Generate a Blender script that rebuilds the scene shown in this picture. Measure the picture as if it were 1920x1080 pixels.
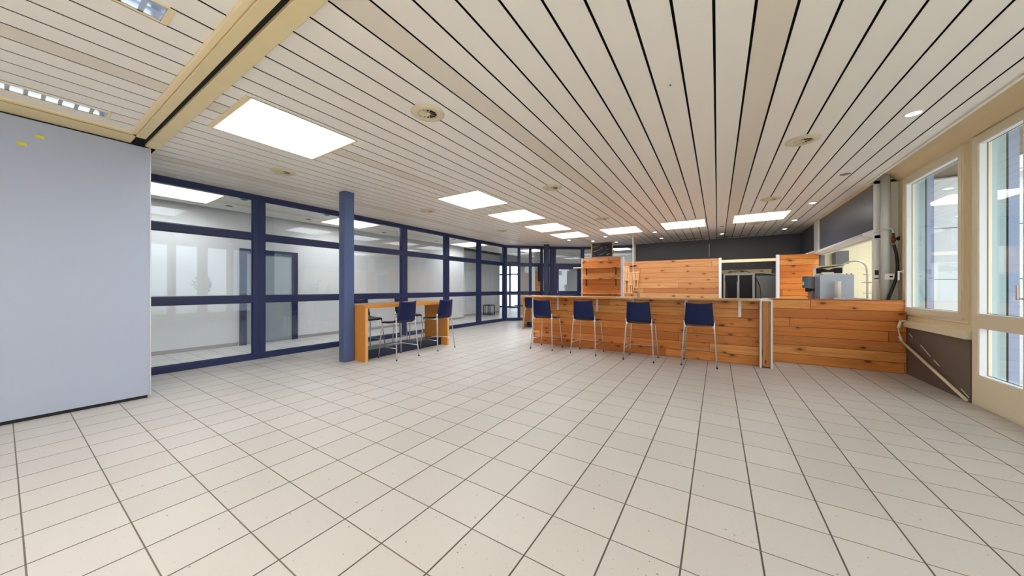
import bpy, bmesh, math, random
from mathutils import Vector, Matrix
random.seed(7)
for o in list(bpy.data.objects): bpy.data.objects.remove(o)
SC = bpy.context.scene
COL = SC.collection
PI = math.pi

# ------------------------------------------------------------------ camera, world, exposure
cam = bpy.data.cameras.new('camera'); cam.sensor_width = 36; cam.lens = 607.6/1920*36; cam.clip_start = .05; cam.clip_end = 300
camo = bpy.data.objects.new('camera', cam); COL.objects.link(camo)
camo.location = (0, 0, 1.3); camo.rotation_euler = (PI/2, 0, math.radians(32.38))
SC.camera = camo
SC.view_settings.view_transform = 'Standard'; SC.view_settings.look = 'None'
SC.view_settings.exposure = 0.03; SC.view_settings.gamma = 1.0; SC.view_settings.use_curve_mapping = False
W = bpy.data.worlds.new('overcast_sky'); SC.world = W; W.use_nodes = True
nt = W.node_tree; bg = nt.nodes['Background']
tc = nt.nodes.new('ShaderNodeTexCoord'); nz = nt.nodes.new('ShaderNodeTexNoise'); rp = nt.nodes.new('ShaderNodeValToRGB')
nz.inputs['Scale'].default_value = 2.0
rp.color_ramp.elements[0].position = .3; rp.color_ramp.elements[0].color = (.84, .92, 1, 1)
rp.color_ramp.elements[1].position = .7; rp.color_ramp.elements[1].color = (1, 1, 1, 1)
nt.links.new(tc.outputs['Generated'], nz.inputs['Vector']); nt.links.new(nz.outputs['Fac'], rp.inputs['Fac']); nt.links.new(rp.outputs['Color'], bg.inputs['Color'])
bg.inputs['Strength'].default_value = 3.1
SKYLIGHT = 14.0
DOWNLIGHT = 14.0

# ------------------------------------------------------------------ colours and materials
def S(r, g, b):
    f = lambda c: ((c/255+.055)/1.055)**2.4 if c > 10 else c/255/12.92
    return (f(r), f(g), f(b), 1)
def mat(name, col, rough=.5, metal=0, spec=.5, noise=0, nscale=8, bump=0, emit=0, coat=0):
    m = bpy.data.materials.new(name); m.use_nodes = True; n = m.node_tree; b = n.nodes['Principled BSDF']
    b.inputs['Base Color'].default_value = col; b.inputs['Roughness'].default_value = rough; b.inputs['Metallic'].default_value = metal
    b.inputs['Specular IOR Level'].default_value = spec; b.inputs['Coat Weight'].default_value = coat
    if emit: b.inputs['Emission Color'].default_value = col; b.inputs['Emission Strength'].default_value = emit
    if noise or bump:
        t = n.nodes.new('ShaderNodeTexCoord'); z = n.nodes.new('ShaderNodeTexNoise'); z.inputs['Scale'].default_value = nscale; z.inputs['Detail'].default_value = 4
        n.links.new(t.outputs['Object'], z.inputs['Vector'])
        if noise:
            mx = n.nodes.new('ShaderNodeMix'); mx.data_type = 'RGBA'
            mx.inputs['A'].default_value = tuple(c*(1-noise) for c in col[:3])+(1,); mx.inputs['B'].default_value = tuple(min(1, c*(1+noise)) for c in col[:3])+(1,)
            n.links.new(z.outputs['Fac'], mx.inputs['Factor']); n.links.new(mx.outputs['Result'], b.inputs['Base Color'])
        if bump:
            bp = n.nodes.new('ShaderNodeBump'); bp.inputs['Strength'].default_value = bump; bp.inputs['Distance'].default_value = .002
            n.links.new(z.outputs['Fac'], bp.inputs['Height']); n.links.new(bp.outputs['Normal'], b.inputs['Normal'])
    return m
class NT:
    def __init__(s, m): s.n = m.node_tree.nodes; s.l = m.node_tree.links
    def new(s, t): return s.n.new(t)
    def put(s, sock, v):
        if isinstance(v, bpy.types.NodeSocket): s.l.new(v, sock)
        else: sock.default_value = v
    def math(s, op, a, b=0, c=None, clamp=False):
        q = s.new('ShaderNodeMath'); q.operation = op; q.use_clamp = clamp; s.put(q.inputs[0], a); s.put(q.inputs[1], b)
        if c is not None: s.put(q.inputs[2], c)
        return q.outputs[0]
    def comb(s, x, y, z):
        q = s.new('ShaderNodeCombineXYZ')
        for i, v in enumerate((x, y, z)): s.put(q.inputs[i], v)
        return q.outputs[0]
    def mix(s, f, a, b, mode='MIX'):
        q = s.new('ShaderNodeMix'); q.data_type = 'RGBA'; q.blend_type = mode
        s.put(q.inputs['Factor'], f); s.put(q.inputs['A'], a); s.put(q.inputs['B'], b); return q.outputs['Result']
    def sep(s, v):
        q = s.new('ShaderNodeSeparateXYZ'); s.l.new(v, q.inputs[0]); return q.outputs
    def obj(s): return s.new('ShaderNodeTexCoord').outputs['Object']
    def white(s, v, dim='3D'):
        q = s.new('ShaderNodeTexWhiteNoise'); q.noise_dimensions = dim
        s.put(q.inputs['W' if dim == '1D' else 'Vector'], v); return q.outputs
    def noise(s, v, scale=1, detail=4, rough=.5):
        q = s.new('ShaderNodeTexNoise'); s.l.new(v, q.inputs['Vector']); q.inputs['Scale'].default_value = scale; q.inputs['Detail'].default_value = detail; q.inputs['Roughness'].default_value = rough
        return q.outputs['Fac']
    def smooth(s, v, a, b):
        q = s.new('ShaderNodeMapRange'); q.interpolation_type = 'SMOOTHSTEP'; s.put(q.inputs['Value'], v); q.inputs['From Min'].default_value = a; q.inputs['From Max'].default_value = b
        return q.outputs['Result']
def timber(name, pitch=.157, ew=.03, z0=0.0, cols=((240, 168, 92), (224, 138, 62), (192, 106, 42)), vertical=False, joints=True):
    m = bpy.data.materials.new(name); m.use_nodes = True; t = NT(m); b = m.node_tree.nodes['Principled BSDF']
    X, Y, Z = t.sep(t.obj())[:3]
    if vertical: X, Z = Z, X
    X = t.math('ADD', X, t.math('MULTIPLY', Y, .3))
    zz = t.math('DIVIDE', t.math('SUBTRACT', Z, z0), pitch); row = t.math('FLOOR', zz); fz = t.math('FRACT', zz)
    r1 = t.white(row, '1D')['Value']
    xs = t.math('ADD', t.math('DIVIDE', X, 3.4), t.math('MULTIPLY', r1, 9.7)); seg = t.math('FLOOR', xs); fx = t.math('FRACT', xs)
    if not joints: seg = 0.0
    wn = t.white(t.comb(row, seg, 3.3)); r2 = wn['Value']
    rc = t.sep(wn['Color'])
    gv = t.comb(t.math('ADD', t.math('MULTIPLY', X, .9), t.math('MULTIPLY', r2, 40)), t.math('MULTIPLY', Y, 6), t.math('ADD', t.math('MULTIPLY', Z, 16), t.math('MULTIPLY', rc[0], 30)))
    g = t.noise(gv, 1.3, 6, .6)
    ring = t.math('SINE', t.math('MULTIPLY', g, 60)); ring = t.math('MULTIPLY_ADD', ring, .5, .5)
    fine = t.noise(t.comb(t.math('MULTIPLY', X, 3), Y, t.math('MULTIPLY', Z, 160)), 1.0, 3, .6)
    base = t.mix(t.smooth(r2, .0, .55), S(*cols[2]), S(*cols[1])); base = t.mix(t.smooth(rc[1], .45, 1.0), base, S(*cols[0]))
    base = t.mix(t.math('MULTIPLY', t.smooth(g, .42, .62), .45), base, S(*cols[2]))
    base = t.mix(t.math('MULTIPLY', ring, .16), base, S(120, 62, 26))
    base = t.mix(t.math('MULTIPLY', t.smooth(fine, .5, .7), .22), base, S(*cols[2]))
    vo = t.new('ShaderNodeTexVoronoi'); vo.voronoi_dimensions = '2D'; vo.feature = 'F1'; vo.inputs['Scale'].default_value = 1.0
    wob = t.math('MULTIPLY', t.noise(t.obj(), 30, 2), .10)
    t.l.new(t.comb(t.math('ADD', t.math('MULTIPLY', X, 2.6), wob), t.math('ADD', t.math('MULTIPLY', Z, 5.2), t.math('ADD', wob, t.math('MULTIPLY', row, 1.37))), 0), vo.inputs['Vector'])
    kr, kr1 = t.sep(vo.outputs['Color'])[:2]; kd = t.math('DIVIDE', vo.outputs['Distance'], t.math('MULTIPLY_ADD', kr1, 1.0, .4))
    on = t.smooth(kr, .42, .5)
    halo = t.math('MULTIPLY', t.math('SUBTRACT', 1, t.smooth(kd, .08, .3)), on)
    knot = t.math('MULTIPLY', t.math('SUBTRACT', 1, t.smooth(kd, .05, .12)), on)
    base = t.mix(t.math('MULTIPLY', halo, .4), base, S(150, 84, 36)); base = t.mix(t.math('MULTIPLY', knot, .8), base, S(70, 32, 14))
    edge = t.math('MAXIMUM', t.math('LESS_THAN', fz, ew), t.math('GREATER_THAN', fz, .985))
    if joints: edge = t.math('MAXIMUM', edge, t.math('LESS_THAN', fx, .0022))
    base = t.mix(t.math('MULTIPLY', edge, .88), base, S(62, 30, 12))
    t.l.new(base, b.inputs['Base Color']); b.inputs['Roughness'].default_value = .42; b.inputs['Specular IOR Level'].default_value = .4
    bp = t.new('ShaderNodeBump'); bp.inputs['Strength'].default_value = .5; bp.inputs['Distance'].default_value = .004
    t.l.new(t.math('SUBTRACT', t.math('MULTIPLY', fine, .15), edge), bp.inputs['Height']); t.l.new(bp.outputs['Normal'], b.inputs['Normal'])
    return m
def tilemat(name):
    m = bpy.data.materials.new(name); m.use_nodes = True; t = NT(m); b = m.node_tree.nodes['Principled BSDF']
    P = t.obj(); X, Y, Z = t.sep(P)[:3]
    u = t.math('DIVIDE', t.math('SUBTRACT', X, -1.770), .325); v = t.math('DIVIDE', t.math('SUBTRACT', Y, 1.037), .325)
    def line(w, half):
        f = t.math('FRACT', w); d = t.math('MINIMUM', f, t.math('SUBTRACT', 1, f)); return t.math('SUBTRACT', 1, t.smooth(d, half*.75, half*1.25))
    lx = line(u, .0125); ly = line(v, .0095)
    g = t.math('MAXIMUM', lx, ly)
    rnd = t.white(t.comb(t.math('FLOOR', u), t.math('FLOOR', v), 0))['Value']
    base = t.mix(rnd, S(205, 201, 196), S(213, 209, 204))
    base = t.mix(t.math('MULTIPLY', t.noise(P, .5, 1), .4), base, S(206, 200, 194))
    base = t.mix(t.math('MULTIPLY', t.smooth(t.noise(P, 60, 3, .7), .55, .8), .25), base, S(190, 176, 156))
    vo = t.new('ShaderNodeTexVoronoi'); vo.inputs['Scale'].default_value = 26; t.l.new(P, vo.inputs['Vector'])
    cr = t.sep(vo.outputs['Color']); thr = t.math('MULTIPLY', t.smooth(cr[0], .62, 1.0), .13)
    sp = t.math('LESS_THAN', vo.outputs['Distance'], thr)
    vo2 = t.new('ShaderNodeTexVoronoi'); vo2.inputs['Scale'].default_value = 75; t.l.new(P, vo2.inputs['Vector'])
    sp2 = t.math('LESS_THAN', vo2.outputs['Distance'], t.math('MULTIPLY', t.smooth(t.sep(vo2.outputs['Color'])[0], .8, 1.0), .17))
    base = t.mix(t.math('MULTIPLY', t.math('MAXIMUM', sp, sp2), .6), base, S(96, 84, 72))
    base = t.mix(lx, base, S(92, 84, 78)); base = t.mix(t.math('MULTIPLY', ly, t.math('SUBTRACT', 1, lx)), base, S(118, 108, 98))
    t.l.new(base, b.inputs['Base Color'])
    ro = t.math('MULTIPLY_ADD', g, .3, .36); t.l.new(ro, b.inputs['Roughness'])
    b.inputs['Specular IOR Level'].default_value = .3
    bp = t.new('ShaderNodeBump'); bp.inputs['Strength'].default_value = .35; bp.inputs['Distance'].default_value = .003
    t.l.new(t.math('MULTIPLY', g, -1.0), bp.inputs['Height']); t.l.new(bp.outputs['Normal'], b.inputs['Normal'])
    return m
def glassmat(name, tint=(1, 1, 1, 1), rough=0.0, strength=1.0):
    m = bpy.data.materials.new(name); m.use_nodes = True; n = m.node_tree; n.nodes.remove(n.nodes['Principled BSDF'])
    t = NT(m); out = t.n['Material Output']; tr = t.new('ShaderNodeBsdfTransparent'); gl = t.new('ShaderNodeBsdfGlossy'); mx = t.new('ShaderNodeMixShader')
    tr.inputs[0].default_value = tint; gl.inputs['Roughness'].default_value = rough; gl.inputs['Color'].default_value = (.95, .98, 1, 1)
    ge = t.new('ShaderNodeNewGeometry'); dt = t.new('ShaderNodeVectorMath'); dt.operation = 'DOT_PRODUCT'
    t.l.new(ge.outputs['Incoming'], dt.inputs[0]); t.l.new(ge.outputs['Normal'], dt.inputs[1])
    c = t.math('ABSOLUTE', dt.outputs['Value']); fr = t.math('MULTIPLY_ADD', t.math('POWER', t.math('SUBTRACT', 1, c), 5), .95, .045*strength, clamp=True)
    t.l.new(fr, mx.inputs[0]); t.l.new(tr.outputs[0], mx.inputs[1]); t.l.new(gl.outputs[0], mx.inputs[2]); t.l.new(mx.outputs[0], out.inputs[0])
    return m
def emis(name, col, s):
    m = bpy.data.materials.new(name); m.use_nodes = True; n = m.node_tree; n.nodes.remove(n.nodes['Principled BSDF'])
    e = n.nodes.new('ShaderNodeEmission'); e.inputs[0].default_value = col; e.inputs[1].default_value = s; n.links.new(e.outputs[0], n.nodes['Material Output'].inputs[0]); return m

M = dict(
    floor=tilemat('speckled_beige_tile'),
    plank=mat('ceiling_plank_paint', S(241, 236, 226), .42, noise=.02, nscale=.8),
    plankd=mat('ceiling_plank_paint_dark', S(227, 218, 202), .42),
    black=mat('black_gap', S(12, 11, 12), .8),
    cream=mat('cream_paint', S(238, 218, 174), .45, noise=.03, nscale=2),
    track=mat('varnished_pale_timber', S(226, 208, 160), .45, noise=.07, nscale=5),
    greypanel=mat('pale_blue_grey_laminate', S(172, 181, 201), .32, noise=.015, nscale=1.2),
    alu=mat('aluminium', S(205, 205, 208), .35, metal=.6),
    frame=mat('slate_blue_metal', S(42, 52, 94), .35, spec=.4),
    column=mat('slate_blue_column_paint', S(74, 92, 136), .4, spec=.6),
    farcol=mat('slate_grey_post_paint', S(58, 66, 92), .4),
    slate=mat('slate_grey_laminate', S(90, 93, 102), .32, noise=.03, nscale=1),
    white=mat('white_wall', S(236, 236, 234), .6),
    kwhite=mat('white_gloss', S(240, 238, 232), .4),
    glass=glassmat('partition_glass', (.955, .98, .995, 1)),
    wglass=glassmat('window_glass', (.97, .99, .99, 1)),
    timber=timber('pine_boards'),
    timber2=timber('pine_boards_light', cols=((212, 162, 112), (196, 140, 90), (176, 116, 68)), z0=.04),
    ply=timber('worktop_timber', pitch=.6, z0=-.2, cols=((224, 176, 122), (212, 160, 106), (200, 146, 92)), joints=False),
    lam=timber('laminated_board_edges', pitch=.0215, ew=.0, z0=.003, cols=((228, 170, 108), (214, 146, 82), (186, 116, 60)), vertical=True, joints=False),
    trimw=mat('brushed_white_metal', S(228, 228, 230), .4, metal=.05),
    beech=mat('orange_beech_veneer', S(214, 142, 58), .3, noise=.08, nscale=3, coat=.15),
    palewood=mat('pale_timber_slat', S(224, 174, 124), .5, noise=.05, nscale=10),
    beechl=mat('pale_beech_edge', S(228, 174, 104), .4),
    darkbox=mat('dark_blue_laminate', S(34, 44, 66), .3),
    navy=mat('navy_plastic', S(6, 24, 72), .45, spec=.3),
    seatblk=mat('black_seat', S(22, 22, 34), .4),
    chrome=mat('satin_chrome', S(214, 216, 220), .25, metal=.75),
    rubber=mat('black_rubber', S(18, 18, 20), .7),
    skyd=emis('skylight_diffuser_glow', (.95, .97, 1, 1), SKYLIGHT),
    fillw=emis('added_warm_fill_glow', (1, .945, .86, 1), SKYLIGHT),  # warm fill glow for the added panels behind the camera
    down=emis('downlight_glow', (1, .96, .88, 1), DOWNLIGHT),
    shaft=mat('skylight_shaft_white', S(240, 239, 238), .6),
    vent=mat('cream_vent_plastic', S(216, 204, 172), .5),
    dark=mat('dark_cavity', S(28, 22, 20), .7),
    chalk=mat('blackboard', S(26, 26, 38), .75, noise=.3, nscale=12),
    chg=mat('green_chalk', S(120, 170, 120), .9), chp=mat('pink_chalk', S(214, 120, 160), .9), chw=mat('white_chalk', S(200, 214, 224), .9),
    fridge=mat('white_fridge_frame', S(206, 206, 202), .35), fglass=mat('dark_fridge_door', S(14, 14, 24), .5),
    steel=mat('brushed_steel', S(150, 158, 160), .35, metal=.7),
    kitchentile=None, machine=mat('pale_blue_grey_metal', S(196, 210, 226), .35), machd=mat('machine_grey', S(110, 116, 128), .4), machteal=mat('machine_teal_screen', S(70, 104, 122), .3),
    mauve=mat('mauve_grey_plastic', S(132, 112, 112), .5),
    greywall=mat('taupe_grey_wall', S(112, 98, 88), .6, noise=.03, nscale=1.5),
    beige=mat('beige_window_frame', S(242, 230, 200), .4), bead=mat('white_glazing_bead', S(240, 240, 240), .4),
    fin=mat('blue_grey_render', S(150, 166, 196), .6), fin2=mat('pale_teal_render', S(160, 184, 188), .6),
    soffit=mat('brown_timber_soffit', S(120, 96, 72), .6), yellow=mat('yellow_note', S(214, 208, 40), .6),
    doorleaf=mat('grey_door_leaf', S(160, 170, 174), .35), base=mat('grey_skirting', S(176, 172, 168), .5),
    hose=mat('black_hose', S(16, 16, 18), .5), brass=mat('copper_brown_fitting', S(120, 70, 44), .35, metal=.7),
    pipe=mat('white_painted_pipe', S(218, 220, 218), .4), leaf=mat('dark_green_foliage', S(52, 72, 46), .8, noise=.4, nscale=6), bark=mat('bark', S(70, 58, 46), .9),
    ground=mat('outdoor_paving', S(206, 206, 202), .8, noise=.05), orangecable=mat('brown_cable', S(140, 84, 44), .5), notice=mat('pale_notice', S(190, 200, 190), .8),
    louvre=mat('mirror_louvre', S(214, 222, 234), .18, metal=.8), tube=emis('fluorescent_tube', (.9, .95, 1, 1), 2.5),
)
def claddingmat(name, col, ph, pw, gap, gapcol, z0=0, x0=0, rough=.45):
    m = bpy.data.materials.new(name); m.use_nodes = True; t = NT(m); b = m.node_tree.nodes['Principled BSDF']
    X, Y, Z = t.sep(t.obj())[:3]
    fz = t.math('FRACT', t.math('DIVIDE', t.math('SUBTRACT', Z, z0), ph)); fx = t.math('FRACT', t.math('DIVIDE', t.math('SUBTRACT', t.math('ADD', X, Y), x0), pw))
    e = t.math('MAXIMUM', t.math('LESS_THAN', fz, gap/ph), t.math('LESS_THAN', fx, gap/pw))
    t.l.new(t.mix(e, col, gapcol), b.inputs['Base Color']); b.inputs['Roughness'].default_value = rough; return m
M['clad'] = claddingmat('white_cladding_panels', S(214, 220, 223), .81, 6.1, .013, S(90, 94, 100), z0=.62, x0=10.2)
M['kitchentile'] = claddingmat('cream_wall_tiles', S(238, 234, 214), .3, .3, .004, S(216, 212, 192), rough=.3)

# ------------------------------------------------------------------ mesh helpers
class MB:
    def __init__(s): s.bm = bmesh.new(); s.mi = 0
    def box(s, x0, x1, y0, y1, z0, z1, bev=0, mi=None):
        b = bmesh.new(); bmesh.ops.create_cube(b, size=1)
        for v in b.verts: v.co = Vector(((x0+x1)/2+v.co.x*(x1-x0), (y0+y1)/2+v.co.y*(y1-y0), (z0+z1)/2+v.co.z*(z1-z0)))
        if bev: bmesh.ops.bevel(b, geom=b.edges[:], offset=bev, segments=2, profile=.5, affect='EDGES')
        s._merge(b, mi); return s
    def _merge(s, b, mi=None, mtx=None, smooth=False):
        vm = {}
        for v in b.verts: vm[v] = s.bm.verts.new(mtx @ v.co if mtx else v.co)
        for f in b.faces:
            try: nf = s.bm.faces.new([vm[v] for v in f.verts])
            except ValueError: continue
            nf.material_index = mi if mi is not None else s.mi; nf.smooth = smooth or f.smooth
        b.free()
    def obox(s, c, size, R, bev=0):      # oriented box
        b = bmesh.new(); bmesh.ops.create_cube(b, size=1)
        for v in b.verts: v.co = Vector((v.co.x*size[0], v.co.y*size[1], v.co.z*size[2]))
        if bev: bmesh.ops.bevel(b, geom=b.edges[:], offset=bev, segments=2, profile=.5, affect='EDGES')
        s._merge(b, None, Matrix.Translation(c) @ R.to_4x4()); return s
    def cyl(s, c, r, z0, z1, n=24, r2=None, cap=True):
        r2 = r if r2 is None else r2
        lo = [s.bm.verts.new((c[0]+r*math.cos(2*PI*i/n), c[1]+r*math.sin(2*PI*i/n), z0)) for i in range(n)]
        hi = [s.bm.verts.new((c[0]+r2*math.cos(2*PI*i/n), c[1]+r2*math.sin(2*PI*i/n), z1)) for i in range(n)]
        for i in range(n):
            f = s.bm.faces.new((lo[i], lo[(i+1) % n], hi[(i+1) % n], hi[i])); f.smooth = True; f.material_index = s.mi
        if cap:
            s.bm.faces.new(lo[::-1]).material_index = s.mi; s.bm.faces.new(hi).material_index = s.mi
        return s
    def lathe(s, prof, c=(0, 0, 0), n=32, close=False):
        rings = []
        for r, z in prof: rings.append([s.bm.verts.new((c[0]+r*math.cos(2*PI*i/n), c[1]+r*math.sin(2*PI*i/n), c[2]+z)) for i in range(n)] if r > 1e-5 else [s.bm.verts.new((c[0], c[1], c[2]+z))])
        for a, b in zip(rings, rings[1:]):
            for i in range(n):
                j = (i+1) % n
                if len(a) == 1 and len(b) == 1: continue
                if len(a) == 1: vs = (a[0], b[j], b[i])
                elif len(b) == 1: vs = (a[i], a[j], b[0])
                else: vs = (a[i], a[j], b[j], b[i])
                f = s.bm.faces.new(vs); f.smooth = True; f.material_index = s.mi
        return s
    def tube(s, pts, r, n=10, smooth_path=0, rr=None):
        pts = [Vector(p) for p in pts]
        for _ in range(smooth_path):
            q = [pts[0]]
            for a, b in zip(pts, pts[1:]): q += [a.lerp(b, .25), a.lerp(b, .75)]
            pts = q+[pts[-1]]
        rings = []; up = None
        for i, p in enumerate(pts):
            d = (pts[min(i+1, len(pts)-1)]-pts[max(i-1, 0)]).normalized()
            if up is None: up = d.orthogonal().normalized()
            up = (up-d*up.dot(d)).normalized(); sd = d.cross(up)
            rad = r if rr is None else rr[0]+(rr[1]-rr[0])*i/(len(pts)-1)
            rings.append([s.bm.verts.new(p+up*rad*math.cos(2*PI*k/n)+sd*rad*math.sin(2*PI*k/n)) for k in range(n)])
        for a, b in zip(rings, rings[1:]):
            for k in range(n):
                f = s.bm.faces.new((a[k], a[(k+1) % n], b[(k+1) % n], b[k])); f.smooth = True; f.material_index = s.mi
        s.bm.faces.new(rings[0][::-1]).material_index = s.mi; s.bm.faces.new(rings[-1]).material_index = s.mi
        return s
    def prism(s, poly, axis, a0, a1):    # polygon in the two other axes, extruded along axis
        def P(u, v, w): return {'x': (w, u, v), 'y': (u, w, v), 'z': (u, v, w)}[axis]
        lo = [s.bm.verts.new(P(u, v, a0)) for u, v in poly]; hi = [s.bm.verts.new(P(u, v, a1)) for u, v in poly]; n = len(poly)
        s.bm.faces.new(lo[::-1]).material_index = s.mi; s.bm.faces.new(hi).material_index = s.mi
        for i in range(n): s.bm.faces.new((lo[i], lo[(i+1) % n], hi[(i+1) % n], hi[i])).material_index = s.mi
        return s
    def shell(s, fn, nu, nv, th):        # fn(u,v)->Vector; a thin curved sheet with thickness
        P = [[Vector(fn(i/nu, j/nv)) for j in range(nv+1)] for i in range(nu+1)]
        def nrm(i, j):
            du = P[min(i+1, nu)][j]-P[max(i-1, 0)][j]; dv = P[i][min(j+1, nv)]-P[i][max(j-1, 0)]; return du.cross(dv).normalized()
        A = [[s.bm.verts.new(P[i][j]+nrm(i, j)*th/2) for j in range(nv+1)] for i in range(nu+1)]
        B = [[s.bm.verts.new(P[i][j]-nrm(i, j)*th/2) for j in range(nv+1)] for i in range(nu+1)]
        for i in range(nu):
            for j in range(nv):
                for G, rev in ((A, 0), (B, 1)):
                    q = [G[i][j], G[i+1][j], G[i+1][j+1], G[i][j+1]]; f = s.bm.faces.new(q[::-1] if rev else q); f.smooth = True; f.material_index = s.mi
        for i in range(nu):
            s.bm.faces.new((A[i][0], B[i][0], B[i+1][0], A[i+1][0])); s.bm.faces.new((A[i+1][nv], B[i+1][nv], B[i][nv], A[i][nv]))
        for j in range(nv):
            s.bm.faces.new((A[0][j+1], B[0][j+1], B[0][j], A[0][j])); s.bm.faces.new((A[nu][j], B[nu][j], B[nu][j+1], A[nu][j+1]))
        return s
    def holes(s, axis, a0, a1, U, V, holes, bev=0):   # slab across axis with rectangular holes; U,V extents; holes (u0,u1,v0,v1)
        us = sorted(set([U[0], U[1]]+[min(max(h[k], U[0]), U[1]) for h in holes for k in (0, 1)]))
        vs = sorted(set([V[0], V[1]]+[min(max(h[k], V[0]), V[1]) for h in holes for k in (2, 3)]))
        for v0, v1 in zip(vs, vs[1:]):
            run = None
            for u0, u1 in list(zip(us, us[1:]))+[(None, None)]:
                solid = u0 is not None and not any(h[0] <= (u0+u1)/2 <= h[1] and h[2] <= (v0+v1)/2 <= h[3] for h in holes)
                if solid: run = (run[0], u1) if run else (u0, u1)
                if not solid and run:
                    if axis == 'x': s.box(a0, a1, run[0], run[1], v0, v1)
                    elif axis == 'y': s.box(run[0], run[1], a0, a1, v0, v1)
                    else: s.box(run[0], run[1], v0, v1, a0, a1)
                    run = None
        return s
    def build(s, name, m, parent=None, loc=None, rz=0):
        bmesh.ops.recalc_face_normals(s.bm, faces=s.bm.faces[:])
        me = bpy.data.meshes.new(name); s.bm.to_mesh(me); s.bm.free()
        for k in (m if isinstance(m, (list, tuple)) else [m]): me.materials.append(M[k] if isinstance(k, str) else k)
        o = bpy.data.objects.new(name, me); COL.objects.link(o)
        if parent: o.parent = parent
        if loc is not None: o.location = loc
        o.rotation_euler.z = rz
        return o
def tag(o, label=None, cat=None, group=None, kind=None):
    if label: o['label'] = label
    if cat: o['category'] = cat
    if group: o['group'] = group
    if kind: o['kind'] = kind
    return o
def thing(name, loc, label, cat, group=None, rz=0, kind=None):
    o = bpy.data.objects.new(name, None); o.empty_display_size = .1; COL.objects.link(o); o.location = loc; o.rotation_euler.z = rz
    return tag(o, label, cat, group, kind)
def setting(o, label, cat='structure'): return tag(o, label, cat, None, 'structure')
def copy_tree(o, parent=None):
    c = o.copy(); COL.objects.link(c)
    if parent: c.parent = parent
    for ch in [q for q in bpy.data.objects if q.parent == o]: copy_tree(ch, c)
    return c
def copy_thing(o, loc, rz, label, group=None):
    c = copy_tree(o); c.location = loc; c.rotation_euler.z = rz; c['label'] = label
    if group: c['group'] = group
    return c

# ------------------------------------------------------------------ room shell
CZ = 3.0
SKY = [(-4.5, -3.52, 1.2, 2.19), (-4.5, -3.53, 4.45, 5.42), (-4.51, -3.53, 6.05, 7.08), (-4.51, -3.55, 7.75, 8.80), (-4.5, -3.54, 9.33, 10.34),
       (-2.9, -1.9, 9.32, 10.36), (-1.27, -.27, 9.30, 10.35), (.34, 1.36, 9.25, 10.28),
       (-8.65, -7.67, 1.22, 2.2), (-8.62, -7.69, 4.4, 5.47), (-8.74, -7.7, 9.35, 10.33), (-7.6, -6.7, 12.5, 13.4), (-3.9, -3.2, 14.0, 14.9),
       (-2.3, -1.0, -2.6, -1.3), (-.2, 1.1, -2.4, -1.1), (-.2, 1.1, -4.6, -3.3), (-2.3, -1.0, -5.0, -3.7), (-4.5, -3.2, -6.1, -4.8), (-.2, 1.1, -6.8, -5.5)]  # this row is added behind the camera, unseen, to brighten the room
LH = [(-5.16, -4.99, -1.2, .57), (-3.0, -2.81, -1.2, .55)]
HOLES = SKY+LH
setting(MB().box(-13, 2.55, -7.2, 19, -.1, 0).build('floor', 'floor'), 'speckled beige square floor tiles with dark joints', 'floor')
m = MB(); p = .2142; k0 = -43
for k in range(k0, 10):
    x0 = -.019+p*k+.0085; x1 = -.019+p*(k+1)-.0085
    if x0 < -9.14: continue
    if x1 > 2.06: x1 = 2.06
    m.mi = 1 if (k+9) % 10 == 0 else 0
    for (ya, yb) in ((1.02, 18.0), (-7, .80)):
        if ya < 0 and x0 < -5.72: continue
        cuts = sorted([(s[2], s[3]) for s in HOLES if s[0]-.02 < x1 and s[1]+.02 > x0 and (s[2] > 0) == (ya > 0)])
        # planks crossed by a skylight are interrupted there (and trimmed lengthwise below)
        y = ya; parts = []
        for c in cuts:
            if c[0] > yb or c[1] < ya: continue
            parts.append((y, c[0])); y = c[1]
        parts.append((y, yb))
        for a, b in parts:
            if b > a: m.box(x0, x1, a, b, CZ, CZ+.003)
        for s in HOLES:       # slivers beside a skylight edge
            if s[0]-.02 < x1 and s[1]+.02 > x0 and (s[2] > 0) == (ya > 0):
                if x0 < s[0]-.004: m.box(x0, s[0]-.002, s[2], s[3], CZ, CZ+.003)
                if x1 > s[1]+.004: m.box(s[1]+.002, x1, s[2], s[3], CZ, CZ+.003)
m.mi = 2
m.holes('z', CZ+.035, CZ+.05, (-13, 2.06), (-7.2, 19), [(s[0]-.014, s[1]+.014, s[2]-.014, s[3]+.014) for s in HOLES])
setting(m.build('ceiling', ['plank', 'plankd', 'black']), 'ceiling of long cream painted metal planks with black gaps', 'ceiling')
# slot cover: left of the beam the ceiling of the neighbouring bay ends at the panel track
setting(MB().box(-13, 3.0, -7.3, 19.1, 3.5, 3.6).build('ceiling', 'white'), 'roof slab above the plank ceiling', 'roof')
# cross beam with a dark sliding-track slot
b = thing('trim_1', (0, 0, 0), 'pale timber ceiling beam with a dark sliding-door slot running across the room', 'trim', kind='structure')
MB().box(-5.43, 2.06, .80, .872, CZ-.03, CZ+.02, .004).box(-5.43, 2.06, .912, 1.02, CZ-.03, CZ+.02, .004).build('beam_board', 'track', b)
MB().box(-5.72, 2.06, .872, .912, CZ-.004, CZ+.02).build('track_slot', 'black', b)
MB().box(-5.4, 2.06, .755, .80, CZ-.018, CZ+.015, .008).build('beam_moulding', 'cream', b)
b = thing('trim_2', (0, 0, 0), 'pale timber track board above the grey sliding wall panel', 'trim', kind='structure')
MB().box(-5.72, -5.45, -7, .80, CZ-.03, CZ+.02, .004).box(-5.72, -5.43, .912, 1.02, CZ-.03, CZ+.02, .004).build('track_board', 'track', b)
MB().box(-5.45, -5.43, -7, .872, CZ-.012, CZ+.02).build('track_slot', 'black', b)
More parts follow.
